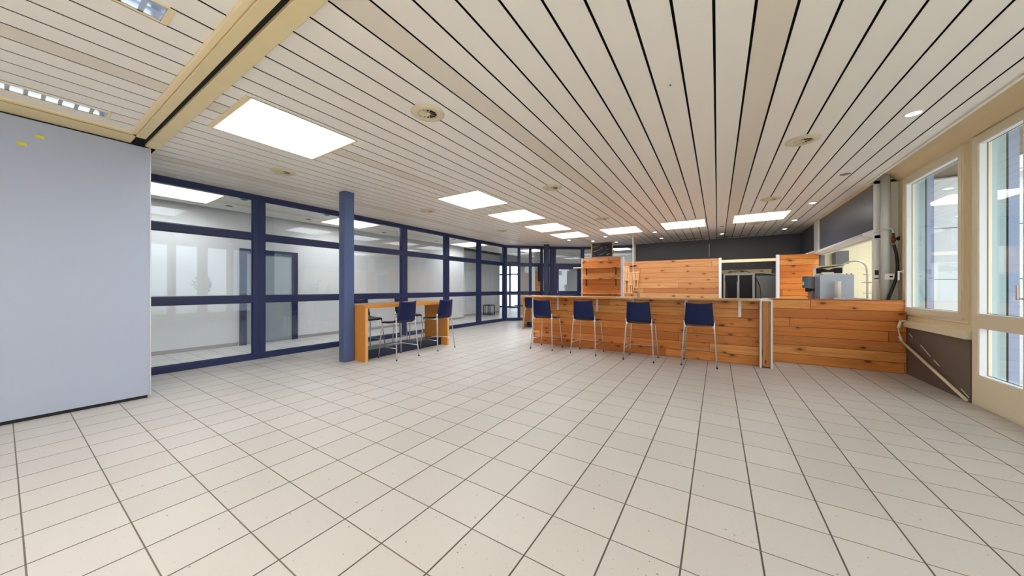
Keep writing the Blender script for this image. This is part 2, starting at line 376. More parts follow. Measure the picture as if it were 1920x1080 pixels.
MB().box(-5.43, -5.36, -7, .78, CZ-.018, CZ+.015, .008).build('track_moulding', 'cream', b)

# grey panel wall left
b = thing('wall_left', (-5.75, 0, 0), 'large plain pale blue-grey sliding wall panel on the left', 'wall panel', kind='structure')
MB().box(-.04, .05, -7, .945, .035, 2.955, .003).build('panel', 'greypanel', b)
MB().box(-.03, .04, -7, .93, 0, .035).build('bottom_seal', 'rubber', b)
MB().box(-.03, .04, -7, .93, 2.955, 2.97).build('top_gap', 'black', b)
MB().box(-.045, .055, .945, .957, .03, 2.965, .002).build('edge_profile', 'alu', b)
for (y0, z0, lab) in ((.083, 2.684, 'small yellow square mark on the grey panel, the left one nearer the edge of view'), (.181, 2.79, 'small yellow square mark on the grey panel, the higher right one')):
    tag(MB().box(-5.7, -5.6985, y0, y0+.053, z0, z0+.03, .0004).build('adhesive_note', 'yellow'), lab, 'sticker')

# rest of the shell
setting(MB().box(-5.7, 2.6, -7.2, -7.0, 0, 3.5).build('wall_front', 'white'), 'white wall closing the room behind the camera', 'wall')
setting(MB().box(-9.35, -9.15, -3.2, 10.5, 0, 3.5).box(-9.85, -9.15, 10.5, 10.6, 0, 3.5).box(-10.0, -9.85, 10.5, 14.2, 0, 3.5).build('wall_corridor', 'white'), 'white corridor wall seen through the glazed partition', 'wall')
setting(MB().box(-9.15, -5.8, -3.2, -3.0, 0, 3.5).build('wall_corridor_end', 'white'), 'white end wall of the corridor', 'wall')
setting(MB().box(-9.15, -9.138, -3, 2.87, 0, .075).box(-9.15, -9.138, 4.08, 10.6, 0, .075).box(-9.85, -9.838, 10.6, 14.2, 0, .075).build('baseboard_corridor', 'base'), 'grey tiled skirting along the corridor wall', 'baseboard')
setting(MB().box(-2.74, 2.2, 13.3, 13.45, 0, 3.5).build('wall_back', 'slate'), 'dark slate grey panelled back wall behind the bar', 'wall')
t1 = MB()
t1.box(-.253, -.237, 13.29, 13.3, 2.4, 2.86)
t1.box(-2.80, -2.70, 13.27, 13.45, 0, 3.0)
setting(t1.build('trim_3', 'alu'), 'pale vertical joint strips on the dark back wall', 'trim')
# hatch wall between bar and kitchen (x = 2.16)
b = thing('wall_right_hatch', (0, 0, 0), 'dark slate upper wall above the kitchen serving hatch', 'wall', kind='structure')
MB().box(2.155, 2.20, 7.66, 10.96, 2.26, CZ+.02).build('upper_panel', 'slate', b)
MB().box(2.16, 2.20, 11.39, 13.3, 2.30, CZ+.02).box(2.16, 2.24, 10.9, 13.3, 0, 2.12).build('lower_panel', 'slate', b)
MB().box(2.13, 2.25, 10.96, 11.39, 0, CZ+.02, .004).build('post', 'kwhite', b)
MB().box(2.16, 2.26, 7.65, 10.96, 0, 1.05).build('sill_wall', 'kwhite', b)
MB().prism([(2.16, 2.26), (2.16, 2.13), (2.03, 2.165), (2.03, 2.20)], 'y', 7.66, 11.30).build('hatch_canopy', 'trimw', b)
MB().box(2.17, 2.24, 7.65, 10.95, 2.11, 2.16).build('hatch_head', 'kwhite', b)
setting(MB().box(2.202, 2.66, 7.65, 7.85, 0, 3.5).box(2.157, 2.202, 7.65, 7.72, 0, 2.255).box(2.157, 2.202, 7.65, 7.66, 2.255, 3.2).build('wall_pier', 'kwhite'), 'cream pier between the hatch and the window', 'wall')
# kitchen beyond the hatch
setting(MB().box(2.2, 5.4, 12.4, 12.5, 0, 3.5).box(5.3, 5.4, 8.3, 12.5, 0, 3.5).box(2.66, 5.3, 8.25, 8.3, 0, 3.5).build('wall_kitchen', 'kitchentile'), 'cream tiled kitchen wall seen through the hatch', 'wall')
setting(MB().box(2.26, 5.3, 8.3, 12.4, -.1, 0).build('floor', 'ground'), 'kitchen floor behind the hatch', 'floor')
k = thing('ceiling_light', (3.5, 10.2, 2.95), 'kitchen ceiling light behind the hatch', 'lamp')
MB().box(-.62, .62, -.32, .32, 0, .04, .01).build('housing', 'kwhite', k)
MB().box(-.6, .6, -.3, .3, -.012, 0).build('diffuser', emis('kitchen_light_glow', (1, .97, .86, 1), 34), k)
setting(MB().box(2.2, 5.3, 7.85, 12.4, 2.99, 3.0).build('ceiling', 'kwhite'), 'white kitchen ceiling', 'ceiling')

# ------------------------------------------------------------------ glazed partition (bays)
def bay(name, P, Q, label, zs=(.10, 1.04, 1.155, 2.18, 2.296, 2.91), mull=(.095, .095), sub=(), depth=.1, door=None):
    P = Vector(P+(0,)); Q = Vector(Q+(0,)); L = (Q-P).length; a = math.atan2((Q-P).y, (Q-P).x)
    t = thing(name, P, label, 'glazed partition', kind='structure', rz=a)
    f = MB(); d0, d1 = -depth, 0.0                 # local -y faces the corridor for walls walked this way; face at y=0 is the room side
    f.box(0, L, d0, d1, zs[5], CZ+.02, .004); f.box(0, L, d0, d1, 0, zs[0], .004)
    edges = [0]+list(sub)+[L]
    for i, e in enumerate(edges):
        w0, w1 = (0, mull[0]) if i == 0 else ((mull[1], 0) if i == len(edges)-1 else (.045, .045))
        a0 = e-w0 if i else 0; a1 = e+w1 if i < len(edges)-1 else L
        f.box(a0, a1, d0, d1, zs[0], zs[5], .005)
    for lo, hi in ((zs[1], zs[2]), (zs[3], zs[4])): f.box(0, L, d0+.005, d1-.005, lo, hi, .004)
    f.build('frame', 'frame', t)
    for i in range(len(edges)-1):
        u0 = edges[i]+(mull[0] if i == 0 else .045); u1 = edges[i+1]-(mull[1] if i == len(edges)-2 else .045)
        for lo, hi in ((zs[0], zs[1]), (zs[2], zs[3]), (zs[4], zs[5])):
            MB().box(u0, u1, -depth*.55-.004, -depth*.55+.004, lo, hi).build('pane', 'glass', t)
            bd = MB().holes('y', -depth*.55+.004, -depth*.55+.022, (u0, u1), (lo, hi), [(u0+.014, u1-.014, lo+.014, hi-.014)])
            bd.build('glazing_bead', 'frame', t)
    return t
# walking from far to near puts local +y (room side) towards +x
cent = [10.70, 9.07, 7.44, 5.81, 4.17, 2.54, .91, -.72, -3.0]
names = ['farthest straight bay of the glass partition, next to the curved end', 'glass partition bay second from the curved end', 'glass partition bay right of the high table stools',
         'glass partition bay behind the high table', 'glass partition bay just behind the blue column', 'glass partition bay beside the grey wall panel', 'glass partition bay partly hidden by the grey wall panel', 'glass partition bay hidden behind the grey wall panel']
for i in range(8): bay('window_%d' % (i+1), (-7.1, cent[i]), (-7.1, cent[i+1]), names[i])
A_, B_, C_, D_ = (-7.1, 10.7), (-5.74, 12.08), (-4.72, 12.9), (-2.76, 13.4)
bay('window_9', B_, A_, 'angled glazed bay with narrow panes left of the far blue post', sub=(1.9375-1.52, 1.9375-1.045, 1.9375-.57), mull=(.05, .07))
t = bay('window_10', D_, C_, 'glazed bay behind the shelf board and chalkboard', mull=(.04, .05))
# door bay
LB = 1.309
tt = bay('door_1', C_, B_, 'slate blue framed glass door in the far curved partition', sub=(LB-.135,), mull=(.05, .06), zs=(.02, .95, 1.03, 2.18, 2.296, 2.91))
MB().holes('y', -.095, .012, (.06, LB-.18), (.01, 2.2), [(.20, LB-.30, 1.17, 2.07), (.20, LB-.30, .14, 1.05)]).build('door_leaf', 'frame', tt)
MB().box(.20, LB-.30, -.05, -.042, 1.17, 2.07).box(.20, LB-.30, -.05, -.042, .14, 1.05).build('door_pane', 'glass', tt)
MB().tube([(LB-.235, .012, 1.08), (LB-.235, .06, 1.08), (LB-.235, .06, 1.24)], .011).build('door_handle', 'chrome', tt)
MB().box(LB-.44, LB-.32, -.042, -.038, 1.83, 2.0).build('notice', 'notice', tt)

# corridor door on the white wall
d = thing('door_2', (-9.15, 3.48, 0), 'grey corridor door in a dark blue frame seen through the glass', 'door', kind='structure')
MB().holes('x', 0, .06, (-.59, .6), (0, 2.2), [(-.47, .48, 0, 2.09)]).build('door_frame', 'frame', d)
MB().box(0, .03, -.47, .48, .01, 2.09, .003).build('door_leaf', 'doorleaf', d)
MB().tube([(.03, -.40, 1.02), (.08, -.40, 1.02), (.08, -.28, 1.02)], .011).build('door_handle', 'chrome', d)

# blue columns
def column(x, y, w, dth, label):
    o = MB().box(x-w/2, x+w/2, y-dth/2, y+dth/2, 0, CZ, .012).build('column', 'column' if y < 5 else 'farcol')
    return setting(o, label, 'column')
column(-5.575, 3.295, .175, .185, 'slate blue square column beside the nearest high table')
column(-5.64, 11.42, .17, .17, 'slate blue post in front of the far curved glass partition')

# ------------------------------------------------------------------ right window wall (x = 2.43)
XR = 2.43
panes = [(5.08, 5.70), (4.29, 4.89), (3.42, 4.02), (2.62, 3.22), (1.2, 2.3), (-.3, .9), (-2.2, -.7), (-4.2, -2.6), (-6.4, -4.8)]
w = MB().holes('x', XR, XR+.17, (-7, 7.65), (0, 3.5), [(5.92, 7.43, .88, 2.95)]+[(y0-.17 if i in (0, 2) else y0-.10, y1+.1 if i in (1, 3) else y1+.17, 0, 3.0) for i, (y0, y1) in enumerate(panes)])
setting(w.build('wall_right', 'cream'), 'cream window wall on the right', 'wall')
setting(MB().box(XR-.012, XR, 5.88, 7.40, 0, .74).build('wall_right_lower', 'greywall'), 'taupe grey wall panel below the window sill', 'wall')
setting(MB().box(2.045, 2.075, -7, 7.65, 2.985, 3.10, .004).box(2.075, 2.13, -7, 7.65, 3.06, 3.075).build('trim_4', 'plank'), 'ceiling edge profile along the window wall', 'trim')
setting(MB().prism([(2.075, 3.16), (2.2, 3.15), (2.33, 3.09), (2.43, 3.0), (2.43, 3.3), (2.075, 3.3)], 'y', -7, 7.65).box(2.06, 2.5, 7.65, 13.3, 3.0, 3.05).build('trim_5', 'cream'), 'cream coved moulding between ceiling and window wall', 'trim')
def sash(name, y0, y1, z0, z1, panes_, label, cat, handle=None, frame='beige', out=.035):
    t = thing(name, (XR, 0, 0), label, cat, kind='structure')
    hs = [(a, b, c, d) for a, b, c, d in panes_]
    MB().holes('x', -out, .06, (y0, y1), (z0, z1), hs).build('frame', frame, t)
    MB().holes('x', -.012, .09, (y0-.06, y1+.06), (max(z0-.04, .0), z1+.05), [(y0, y1, z0, z1)]).build('outer_frame', frame, t)
    for a, b, c, d in hs:
        MB().holes('x', -.028, .028, (a-.001, b+.001), (c-.001, d+.001), [(a+.009, b-.009, c+.009, d-.009)]).build('glazing_bead', 'bead', t)
        MB().box(.030, .038, a-.001, b+.001, c-.001, d+.001).build('pane', 'wglass', t)
        MB().holes('x', .027, .0295, (a+.001, b-.001), (c+.001, d-.001), [(a+.013, b-.013, c+.013, d-.013)]).build('gasket', 'rubber', t)
    if handle:
        hy, hz, up = handle
        MB().box(-out-.012, -out, hy-.014, hy+.014, hz-.035, hz+.035, .004).tube([(-out-.01, hy, hz), (-out-.05, hy, hz)], .009).box(-out-.062, -out-.045, hy-.011, hy+.011, hz-.13 if not up else hz-.01, hz+.01 if not up else hz+.13, .004).build('handle', 'kwhite' if name == 'window_11' else 'chrome', t)
    return t
sash('window_11', 5.98, 7.40, .935, 2.92, [(6.047, 7.307, 1.005, 2.86)], 'large cream framed window with white handle beside the hatch pier', 'window', handle=(7.36, 1.55, False))
MB().box(2.388, 2.43, 5.93, 5.955, .95, 2.96, .003).build('hinge_strip', 'cream', bpy.data.objects['window_11']).matrix_parent_inverse = Matrix.Translation((-XR, 0, 0))
doors = [('door_3', 4.99, 5.79, 5.08, 5.70, 'cream framed glass door nearest the window on the right'), ('door_4', 4.20, 4.98, 4.29, 4.89, 'second cream framed glass door leaf, outside the right edge'),
         ('door_5', 3.33, 4.10, 3.42, 4.02, 'third cream framed glass door leaf beside the camera'), ('door_6', 2.53, 3.31, 2.62, 3.22, 'fourth cream framed glass door leaf beside the camera')]
for i, (n, a, b_, c, d_, lab) in enumerate(doors):
    sash(n, a, b_, .03, 2.93, [(c, d_, .345, .87), (c, d_, 1.012, 2.875)], lab, 'door', handle=(5.03, 1.20, True) if i == 0 else None)
for i, (a, b_) in enumerate(panes[4:]):
    sash('window_%d' % (12+i), a-.08, b_+.08, .03, 2.93, [(a, b_, 1.0, 2.86), (a, b_, .15, .87)], 'tall cream window behind the camera on the right wall', 'window')
setting(MB().box(2.37, 2.44, 5.865, 7.62, .715, .81, .006).build('trim_6', 'beige'), 'beige window sill board under the window', 'sill')

# exterior: fins, cladding, soffit, ground, tree
def fin(y, lab):
    t = thing('trim_exterior', (0, y, 0), lab, 'wall fin', kind='structure')
    MB().box(2.492, 2.605, 0, .12, 0, 3.3).build('rendered_return', 'fin2', t)
    MB().box(2.605, 2.62, .004, .12, 0, 3.3).build('groove', 'rubber', t)
    MB().box(2.62, 2.69, 0, .12, 0, 3.3).build('rendered_edge', 'fin', t)
fin(7.35, 'blue-grey exterior return seen through the left side of the window')
fin(5.75, 'blue-grey exterior return seen through the left side of the glass door')
setting(MB().box(2.66, 12.0, 8.0, 8.25, -.2, 5.5).build('wall_exterior', 'clad'), 'white panelled exterior cladding wall outside the window', 'wall')
setting(MB().box(2.6, 3.35, -7, 7.95, 3.04, 3.14).build('trim_7', 'soffit'), 'brown timber roof soffit outside the window', 'soffit')
setting(MB().box(2.6, 60, -40, 80, -.25, -.05).box(-60, -10.0, 14.4, 80, -.25, -.05).build('ground', 'ground'), 'pale paving outside', 'ground')
def tree(x, y, hgt, r, lab):
    t = thing('tree', (x, y, -.05), lab, 'tree')
    MB().tube([(0, 0, 0), (.05, .03, hgt*.5), (0, 0, hgt*.8)], .1, rr=(.12, .04)).build('trunk', 'bark', t)
    f = MB()
    for i in range(420):
        a = random.uniform(0, 2*PI); q = random.random()**.6; ph = random.uniform(-1, 1); z = hgt*(.68+.32*ph); rr = r*q*math.sqrt(max(0, 1-ph*ph))*(.75+.25*math.sin(3*a))
        c = Vector((rr*math.cos(a), rr*math.sin(a), z)); R = Matrix.Rotation(random.uniform(0, PI), 3, Vector((random.random()+.01, random.random(), random.random())).normalized())
        f.obox(c, (.16*r, .1*r, .02), R)
    f.build('foliage', 'leaf', t)
tree(24, 9.6, 2.5, .8, 'small dark tree outside the windows, seen as a reflection in the glass')

# ------------------------------------------------------------------ skylights and added light panels
labels = ['large skylight nearest the camera, left of the ceiling beam end', 'second skylight in the left row', 'third skylight in the left row', 'fourth skylight in the left row', 'fifth and farthest skylight in the left row',
          'skylight left of the middle in the back row above the bar', 'middle skylight of the back row above the bar', 'rightmost skylight of the back row above the bar',
          'corridor skylight beside the grey wall panel, seen through glass', 'corridor skylight seen through glass behind the blue column', 'farthest corridor skylight seen through the glass', 'skylight beyond the angled glazed bay', 'skylight in the room behind the chalkboard',
          ]+['square light panel added behind the camera to brighten the room'] * 6
for (x0, x1, y0, y1), lab in zip(SKY, labels):
    cx, cy, w_, h_ = (x0+x1)/2, (y0+y1)/2, (x1-x0)/2, (y1-y0)/2
    t = thing('skylight', (cx, cy, CZ), lab, 'skylight', 'square skylights in the plank ceiling' if cy > 0 else 'added light panels behind the camera')  # those behind the camera are added fill panels, built like the skylights
    s = MB(); s.holes('z', .0, .44, (-w_-.012, w_+.012), (-h_-.012, h_+.012), [(-w_, w_, -h_, h_)]); s.build('shaft', 'shaft', t)
    MB().holes('z', -.006, .0, (-w_-.02, w_+.004), (-h_-.045, h_+.02), [(-w_+.002, w_-.002, -h_+.002, h_-.002)]).build('rim', 'cream', t)
    MB().box(-w_, w_, -h_, h_, .40, .42).build('diffuser', 'skyd' if cy > 0 else 'fillw', t)

# ------------------------------------------------------------------ downlights, vents, small ceiling things
t = thing('downlight', (0, 0, 0), '', 'downlight', 'recessed ceiling downlights')
MB().lathe([(.068, .004), (.068, -.006), (.062, -.010), (.052, -.008), (.050, .004)]).build('ring', 'kwhite', t)
MB().lathe([(0, -.005), (.05, -.005), (.05, -.002), (0, -.002)]).build('lamp', 'down', t)
DL0 = t
DL = [((1.61, 4.75), 'round lit downlight nearest the window wall'), ((1.60, 8.66), 'second round downlight in the row along the window side'), ((1.63, 10.63), 'third round downlight in the window side row, right of the rightmost skylight'),
      ((1.63, 12.05), 'farthest round downlight in the window side row, by the dark corner'), ((.114, 12.09), 'round downlight between the rear slots, above the serving opening'), ((-1.607, 10.65), 'round downlight just right of the back row left skylight'),
      ((-1.61, 12.06), 'round downlight near the dark back wall left of the slots'), ((-3.135, 10.71), 'round downlight between the two leftmost rear skylights'), ((-3.81, 11.49), 'round downlight just above the chalkboard, left one'),
      ((-3.15, 12.16), 'round downlight right of the chalkboard top'), ((-4.45, 10.80), 'round downlight behind the farthest left-row skylight')]
for i, ((x, y), lab) in enumerate(DL):
    o = DL0 if i == 0 else copy_tree(DL0); o.location = (x, y, CZ-.001); o['label'] = lab
LAMPS_OFF = [(-7.67, 2.5), (-8.54, 2.53), (-7.68, 4.06), (-8.53, 4.07), (-8.63, 6.29), (-8.6, 8.45), (-7.76, 8.45)]
t = thing('downlight', (-7.67, 2.5, CZ-.001), 'unlit dark downlight in the corridor ceiling, seen through the glass', 'downlight', 'unlit corridor downlights')
MB().lathe([(.062, .004), (.062, -.005), (.05, -.006), (.048, .004)]).build('ring', 'machd', t)
MB().lathe([(0, -.001), (.05, -.001), (.05, .002), (0, .002)]).build('lamp', 'dark', t)
for x, y in LAMPS_OFF[1:]: o = copy_tree(t); o.location = (x, y, CZ-.001)

def make_vent():
    t = thing('ceiling_vent', (0, 0, 0), '', 'vent', 'round swirl air vents in the ceiling')
    MB().lathe([(.085, .004), (.088, -.012), (.10, -.02), (.135, -.016), (.158, -.004), (.158, .004)], n=40).build('ring', 'vent', t)
    MB().lathe([(0, -.0015), (.09, -.0015), (.09, .001), (0, .001)], n=40).build('cavity', 'dark', t)
    f = MB()
    for i in range(12):
        a = 2*PI*i/12; R = Matrix.Rotation(a, 3, 'Z') @ Matrix.Rotation(.62, 3, 'X')
        f.obox(Vector((math.cos(a)*.054, math.sin(a)*.054, -.008)), (.075, .020, .0018), R)
    f.lathe([(0, -.02), (.018, -.019), (.024, -.010), (.024, -.004)], n=20)
    f.build('blades', 'vent', t)
    return t
V0 = make_vent()
VN = [((-2.378, 2.221), 'round cream swirl vent in the middle foreground right of the nearest skylight'), ((-5.363, 2.21), 'round swirl vent above the first glass partition bay'), ((-2.36, 4.995), 'round swirl vent right of the second skylight'),
      ((.825, 4.939), 'round swirl vent on the right half nearest the camera'), ((-2.376, 7.873), 'round swirl vent right of the fourth skylight'), ((-5.369, 5.03), 'round swirl vent left of the second skylight'), ((-5.41, 7.95), 'round swirl vent left of the fourth skylight'),
      ((-5.368, 10.785), 'round swirl vent above the far blue post'), ((-2.36, 10.68), 'round vent behind the back row left skylight'), ((.827, 10.6), 'round vent behind the rightmost skylight'), ((.855, 7.866), 'round vent in front of the rightmost skylight')]
for i, ((x, y), lab) in enumerate(VN):
    o = V0 if i == 0 else copy_tree(V0); o.location = (x, y, CZ-.001); o['label'] = lab
for (x, y), r, lab in (((1.613, 6.757), .062, 'thin round ceiling sensor plate near the window pier'), ((.106, 10.657), .05, 'small round ceiling plate between the two right rear skylights')):
    tag(MB().lathe([(0, -.006), (r*.8, -.006), (r, -.001), (r, .002), (0, .002)]).build('sensor_plate', 'mauve', loc=(x, y, CZ)), lab, 'ceiling sensor')
t = thing('socket_hole', (-.333, 2.999, CZ), 'tiny white fitting with a dark hole in the ceiling plank', 'ceiling fitting')
MB().lathe([(0, -.002), (.018, -.002), (.02, .001), (0, .001)]).build('plate', 'kwhite', t); MB().lathe([(0, -.004), (.008, -.004), (.008, 0), (0, 0)]).build('hole', 'dark', t)
for (x0, x1, y, lab) in ((-1.15, -.36, 12.78, 'brown linear slot in the rear ceiling, the left one'), (-.05, .74, 12.86, 'brown linear slot in the rear ceiling, the right one')):
    tag(MB().box(x0, x1, y-.02, y+.02, CZ-.012, CZ, .003).build('slot_diffuser', 'brass'), lab, 'ceiling slot')
# louvre fixtures left of the beam
def louvre(x0, x1, y1, lab):
    t = thing('louvre_light', ((x0+x1)/2, y1, CZ), lab, 'ceiling light', 'long recessed louvre lights'); w_ = (x1-x0)/2; L = 1.76
    MB().box(-w_, w_, -L, 0, .09, .1).box(-w_-.004, -w_, -L, 0, 0, .1).box(w_, w_+.004, -L, 0, 0, .1).box(-w_, w_, -.004, 0, 0, .1).build('housing', 'louvre', t)
    MB().tube([(0, -L+.03, .07), (0, -.03, .07)], .013).build('tube_lamp', 'tube', t)
    f = MB()
    for i in range(1, 20):
        y = -i*L/20; f.prism([(y-.012, .0), (y+.012, .0), (y+.002, .055), (y-.002, .055)], 'x', -w_, w_)
    f.prism([(-w_, 0), (-w_+.012, 0), (-w_+.002, .055), (-w_, .055)], 'y', -L, 0); f.prism([(w_, 0), (w_-.012, 0), (w_-.002, .055), (w_, .055)], 'y', -L, 0)
    f.build('louvre_blades', 'louvre', t)
    MB().holes('z', -.004, 0, (-w_-.015, w_+.015), (-L-.015, .03), [(-w_, w_, -L, 0)]).build('rim', 'cream', t)
louvre(-5.155, -5.0, .555, 'long louvre ceiling light beside the grey wall panel')
louvre(-2.995, -2.82, .545, 'louvre ceiling light cut off by the top edge of the view')

# ------------------------------------------------------------------ bar
t = thing('bar_counter', (0, 0, 0), 'long bar counter front of horizontal knotty pine boards', 'bar counter')
MB().box(-3.70, .58, 6.78, 6.83, .0, 1.085).build('front_boards', 'timber', t)
MB().box(-3.725, -3.695, 6.765, 6.86, 0, 1.085, .003).build('end_trim', 'trimw', t)
MB().box(-3.69, .58, 6.83, 7.45, 0, .09).box(-3.69, -3.65, 6.83, 7.45, .09, 1.08).box(.50, .58, 6.83, 7.25, .09, 1.08).build('carcass', 'timber2', t)
t = thing('worktop', (0, 0, 0), 'long pale timber bar worktop above the pine front', 'worktop')
MB().box(-3.86, .575, 6.46, 7.05, 1.088, 1.118, .003).build('top', 'ply', t)
for x in (-2.15, -1.205, -1.22+.0-3.0+1.06, -.49, .33): pass
for x in (-3.06, -2.16, -1.43, -.49, .32):
    MB().box(x-.022, x+.022, 6.765, 6.778, .80, 1.086, .003).box(x-.022, x+.022, 6.54, 6.765, 1.076, 1.087, .002).build('bracket', 'trimw', t)
t = thing('bar_end_wall', (0, 0, 0), 'short bar end wall with white frame and laminated board edges', 'counter end')
lc = MB().box(.609, .721, 6.662, 7.26, .02, 1.085)
for i in range(6): lc.box(.6095+i*.0187, .6095+i*.0187+.0145, 6.645, 6.662, .02, 1.085, .001)
lc.build('laminated_core', 'lam', t)
MB().box(.583, .608, 6.632, 7.26, 0, 1.112, .003).box(.722, .750, 6.632, 7.26, 0, 1.112, .003).box(.608, .722, 6.632, 7.26, 1.085, 1.112, .002).build('frame', 'trimw', t)
t = thing('side_counter', (0, 0, 0), 'pine board counter front at the right below the coffee machine', 'counter')
MB().box(.76, 2.15, 7.33, 7.37, 0, 1.115).box(2.15, 2.412, 7.33, 7.37, 0, 1.115).build('front_boards', 'timber', t)
MB().box(.76, 2.10, 7.37, 8.36, 1.06, 1.10, .003).box(2.10, 2.41, 7.37, 7.64, 1.06, 1.10, .003).build('top', 'ply', t)
MB().box(.78, .82, 7.37, 8.3, 0, 1.06).build('side', 'timber2', t)
MB().box(2.04, 2.08, 7.37, 8.3, 0, 1.06).build('side', 'timber2', t)

# brackets, can on bar
tag(MB().lathe([(0, 0), (.024, 0), (.025, .004), (.025, .083), (.022, .087), (.0, .088)], (0, 0, 0)).build('drinks_can', 'steel', loc=(-1.345, 6.88, 1.118)), 'small silver can standing on the bar worktop', 'can')

# ------------------------------------------------------------------ timber partition behind the bar
t = thing('timber_partition', (0, 0, 0), 'knotty pine board wall behind the bar, left of the serving opening', 'partition')
MB().box(-2.95, .03, 10.9, 10.95, 0, 2.145).build('boards', 'timber2', t)
MB().box(.03, .095, 10.86, 10.98, .98, 2.15, .003).build('post', 'trimw', t)
MB().box(.03, 1.30, 10.9, 10.95, 0, .985).build('lower_boards', 'timber2', t)
MB().box(.095, 1.30, 10.87, 10.98, .985, 1.005, .002).build('ledge', 'trimw', t)
MB().box(.095, 1.30, 10.87, 10.95, 2.01, 2.085, .003).build('rail', 'cream', t)
t = thing('timber_partition', (0, 0, 0), 'pine board wall right of the serving opening, behind the coffee machine', 'partition')
MB().box(1.365, 2.13, 10.9, 10.95, 0, 2.16).build('boards', 'timber', t)
MB().box(1.30, 1.365, 10.86, 10.98, 0, 2.17, .003).build('post', 'trimw', t)

# shelf board with chalkboard
t = thing('shelf_unit', (0, 9.0, 0), 'tall pine board with three shelves and white edge trims behind the bar', 'shelf unit')
MB().box(-3.30, -2.215, 0, .05, 0, 2.135).build('back_boards', 'timber', t)
MB().box(-3.325, -3.298, -.012, .06, 0, 2.15, .003).build('edge_trim', 'trimw', t)
MB().box(-2.215, -2.145, -.02, .10, 0, 2.15, .003).build('edge_trim', 'trimw', t)
for i, z in enumerate((1.852, 1.545, 1.135)):
    s = MB().box(-3.28, -2.22, -.20, 0, z, z+.022, .003).build('shelf', 'ply', t)
    for x in (-3.17, -2.34):
        MB().box(x-.012, x+.012, -.018, -.002, z-.19 if z > 1.2 else z-.02, z).box(x-.01, x+.01, -.16, -.0, z-.006, z).build('bracket', 'rubber', t)
MB().box(-3.56, -3.33, -.05, .02, 1.87, 1.90, .002).build('cream_rail', 'cream', t)
t = thing('chalkboard', (-2.725, 8.985, 2.151), 'small framed chalkboard with colourful writing standing on the shelf board', 'chalkboard')
MB().box(-.285, .285, .0, .012, .02, .40).build('board', 'chalk', t)
MB().holes('y', -.006, .016, (-.305, .305), (0, .42), [(-.28, .28, .025, .395)]).build('frame', 'ply', t)
def scribble(x0, z0, x1, z1, n, amp, mname, seed):
    r = random.Random(seed); pts = []
    for i in range(n*4):
        u = i/(n*4-1); a = i*PI/2
        pts.append((x0+(x1-x0)*u+.006*math.cos(a*1.3), -.003, z0+(z1-z0)*u+amp*math.sin(a)*(.6+.5*r.random())))
    MB().tube(pts, .0032, n=6, smooth_path=1).build('chalk_writing', mname, t)
scribble(-.26, .30, -.06, .345, 6, .018, 'chg', 1); scribble(-.22, .17, .02, .255, 7, .024, 'chp', 2); scribble(-.08, .07, .14, .155, 7, .02, 'chg', 3)
scribble(.12, .205, .18, .225, 2, .02, 'chp', 4); scribble(.13, .07, .22, .10, 3, .024, 'chw', 5); scribble(-.24, .15, -.22, .20, 1, .02, 'chw', 6); scribble(-.23, .05, -.21, .08, 1, .018, 'chw', 7); scribble(-.03, .28, .0, .29, 1, .008, 'chw', 8); scribble(.10, .27, .11, .30, 1, .01, 'chw', 9)

# slatted wooden frames hanging
def slats(x0, x1, zt, zm, zb, y, lab, lx0=None, lx1=None):
    t = thing('slatted_frame', (0, y, 0), lab, 'wooden frame', 'pale slatted frames hanging on the pine wall')
    n = 3; w_ = (x1-x0)
    for i in range(n): MB().box(x0+w_*(i+.12)/n, x0+w_*(i+.85)/n, .0, .015, zm, zt, .002).build('slat', 'palewood', t)
    MB().box(x0-.005, x1+.005, -.012, .0, zt-.03, zt+.01, .002).build('rail', 'palewood', t)
    MB().box(x0-.005, x1+.005, -.012, .0, zm-.01, zm+.04, .002).build('rail', 'palewood', t)
    lx0 = lx0 or x0+.02; lx1 = lx1 or x1-.02
    for x in (lx0, lx1-.03): MB().box(x, x+.03, .0, .015, zb, zm, .002).build('leg', 'palewood', t)
    MB().box(lx0-.005, lx1+.005, -.01, .0, zb-.005, zb+.025, .002).build('foot_rail', 'palewood', t)
slats(-2.56, -2.39, 2.0, 1.55, 1.135, 10.84, 'pale slatted wooden frame hanging highest, beside the shelf board')
slats(-2.425, -2.29, 1.79, 1.40, 1.135, 10.80, 'pale slatted wooden frame hanging in the middle of the three')
slats(-2.27, -2.11, 1.81, 1.56, 1.30, 10.84, 'pale slatted wooden frame hanging rightmost, nearest the plain pine boards')
t = thing('wall_hook', (-2.3, 10.9, 2.02), 'flat black hook arm above the slatted frames', 'hook')
MB().prism([(-.19, 0), (.1, .012), (.1, -.008), (-.19, -.004)], 'y', -.05, 0).build('arm', 'rubber', t)
tag(MB().tube([(-2.262, 10.72, 3.0), (-2.262, 10.72, 2.2), (-2.255, 10.74, 1.5), (-2.25, 10.75, 1.2)], .007).build('hanging_cord', 'kwhite'), 'thin white cord hanging down in front of the pine wall', 'cord')

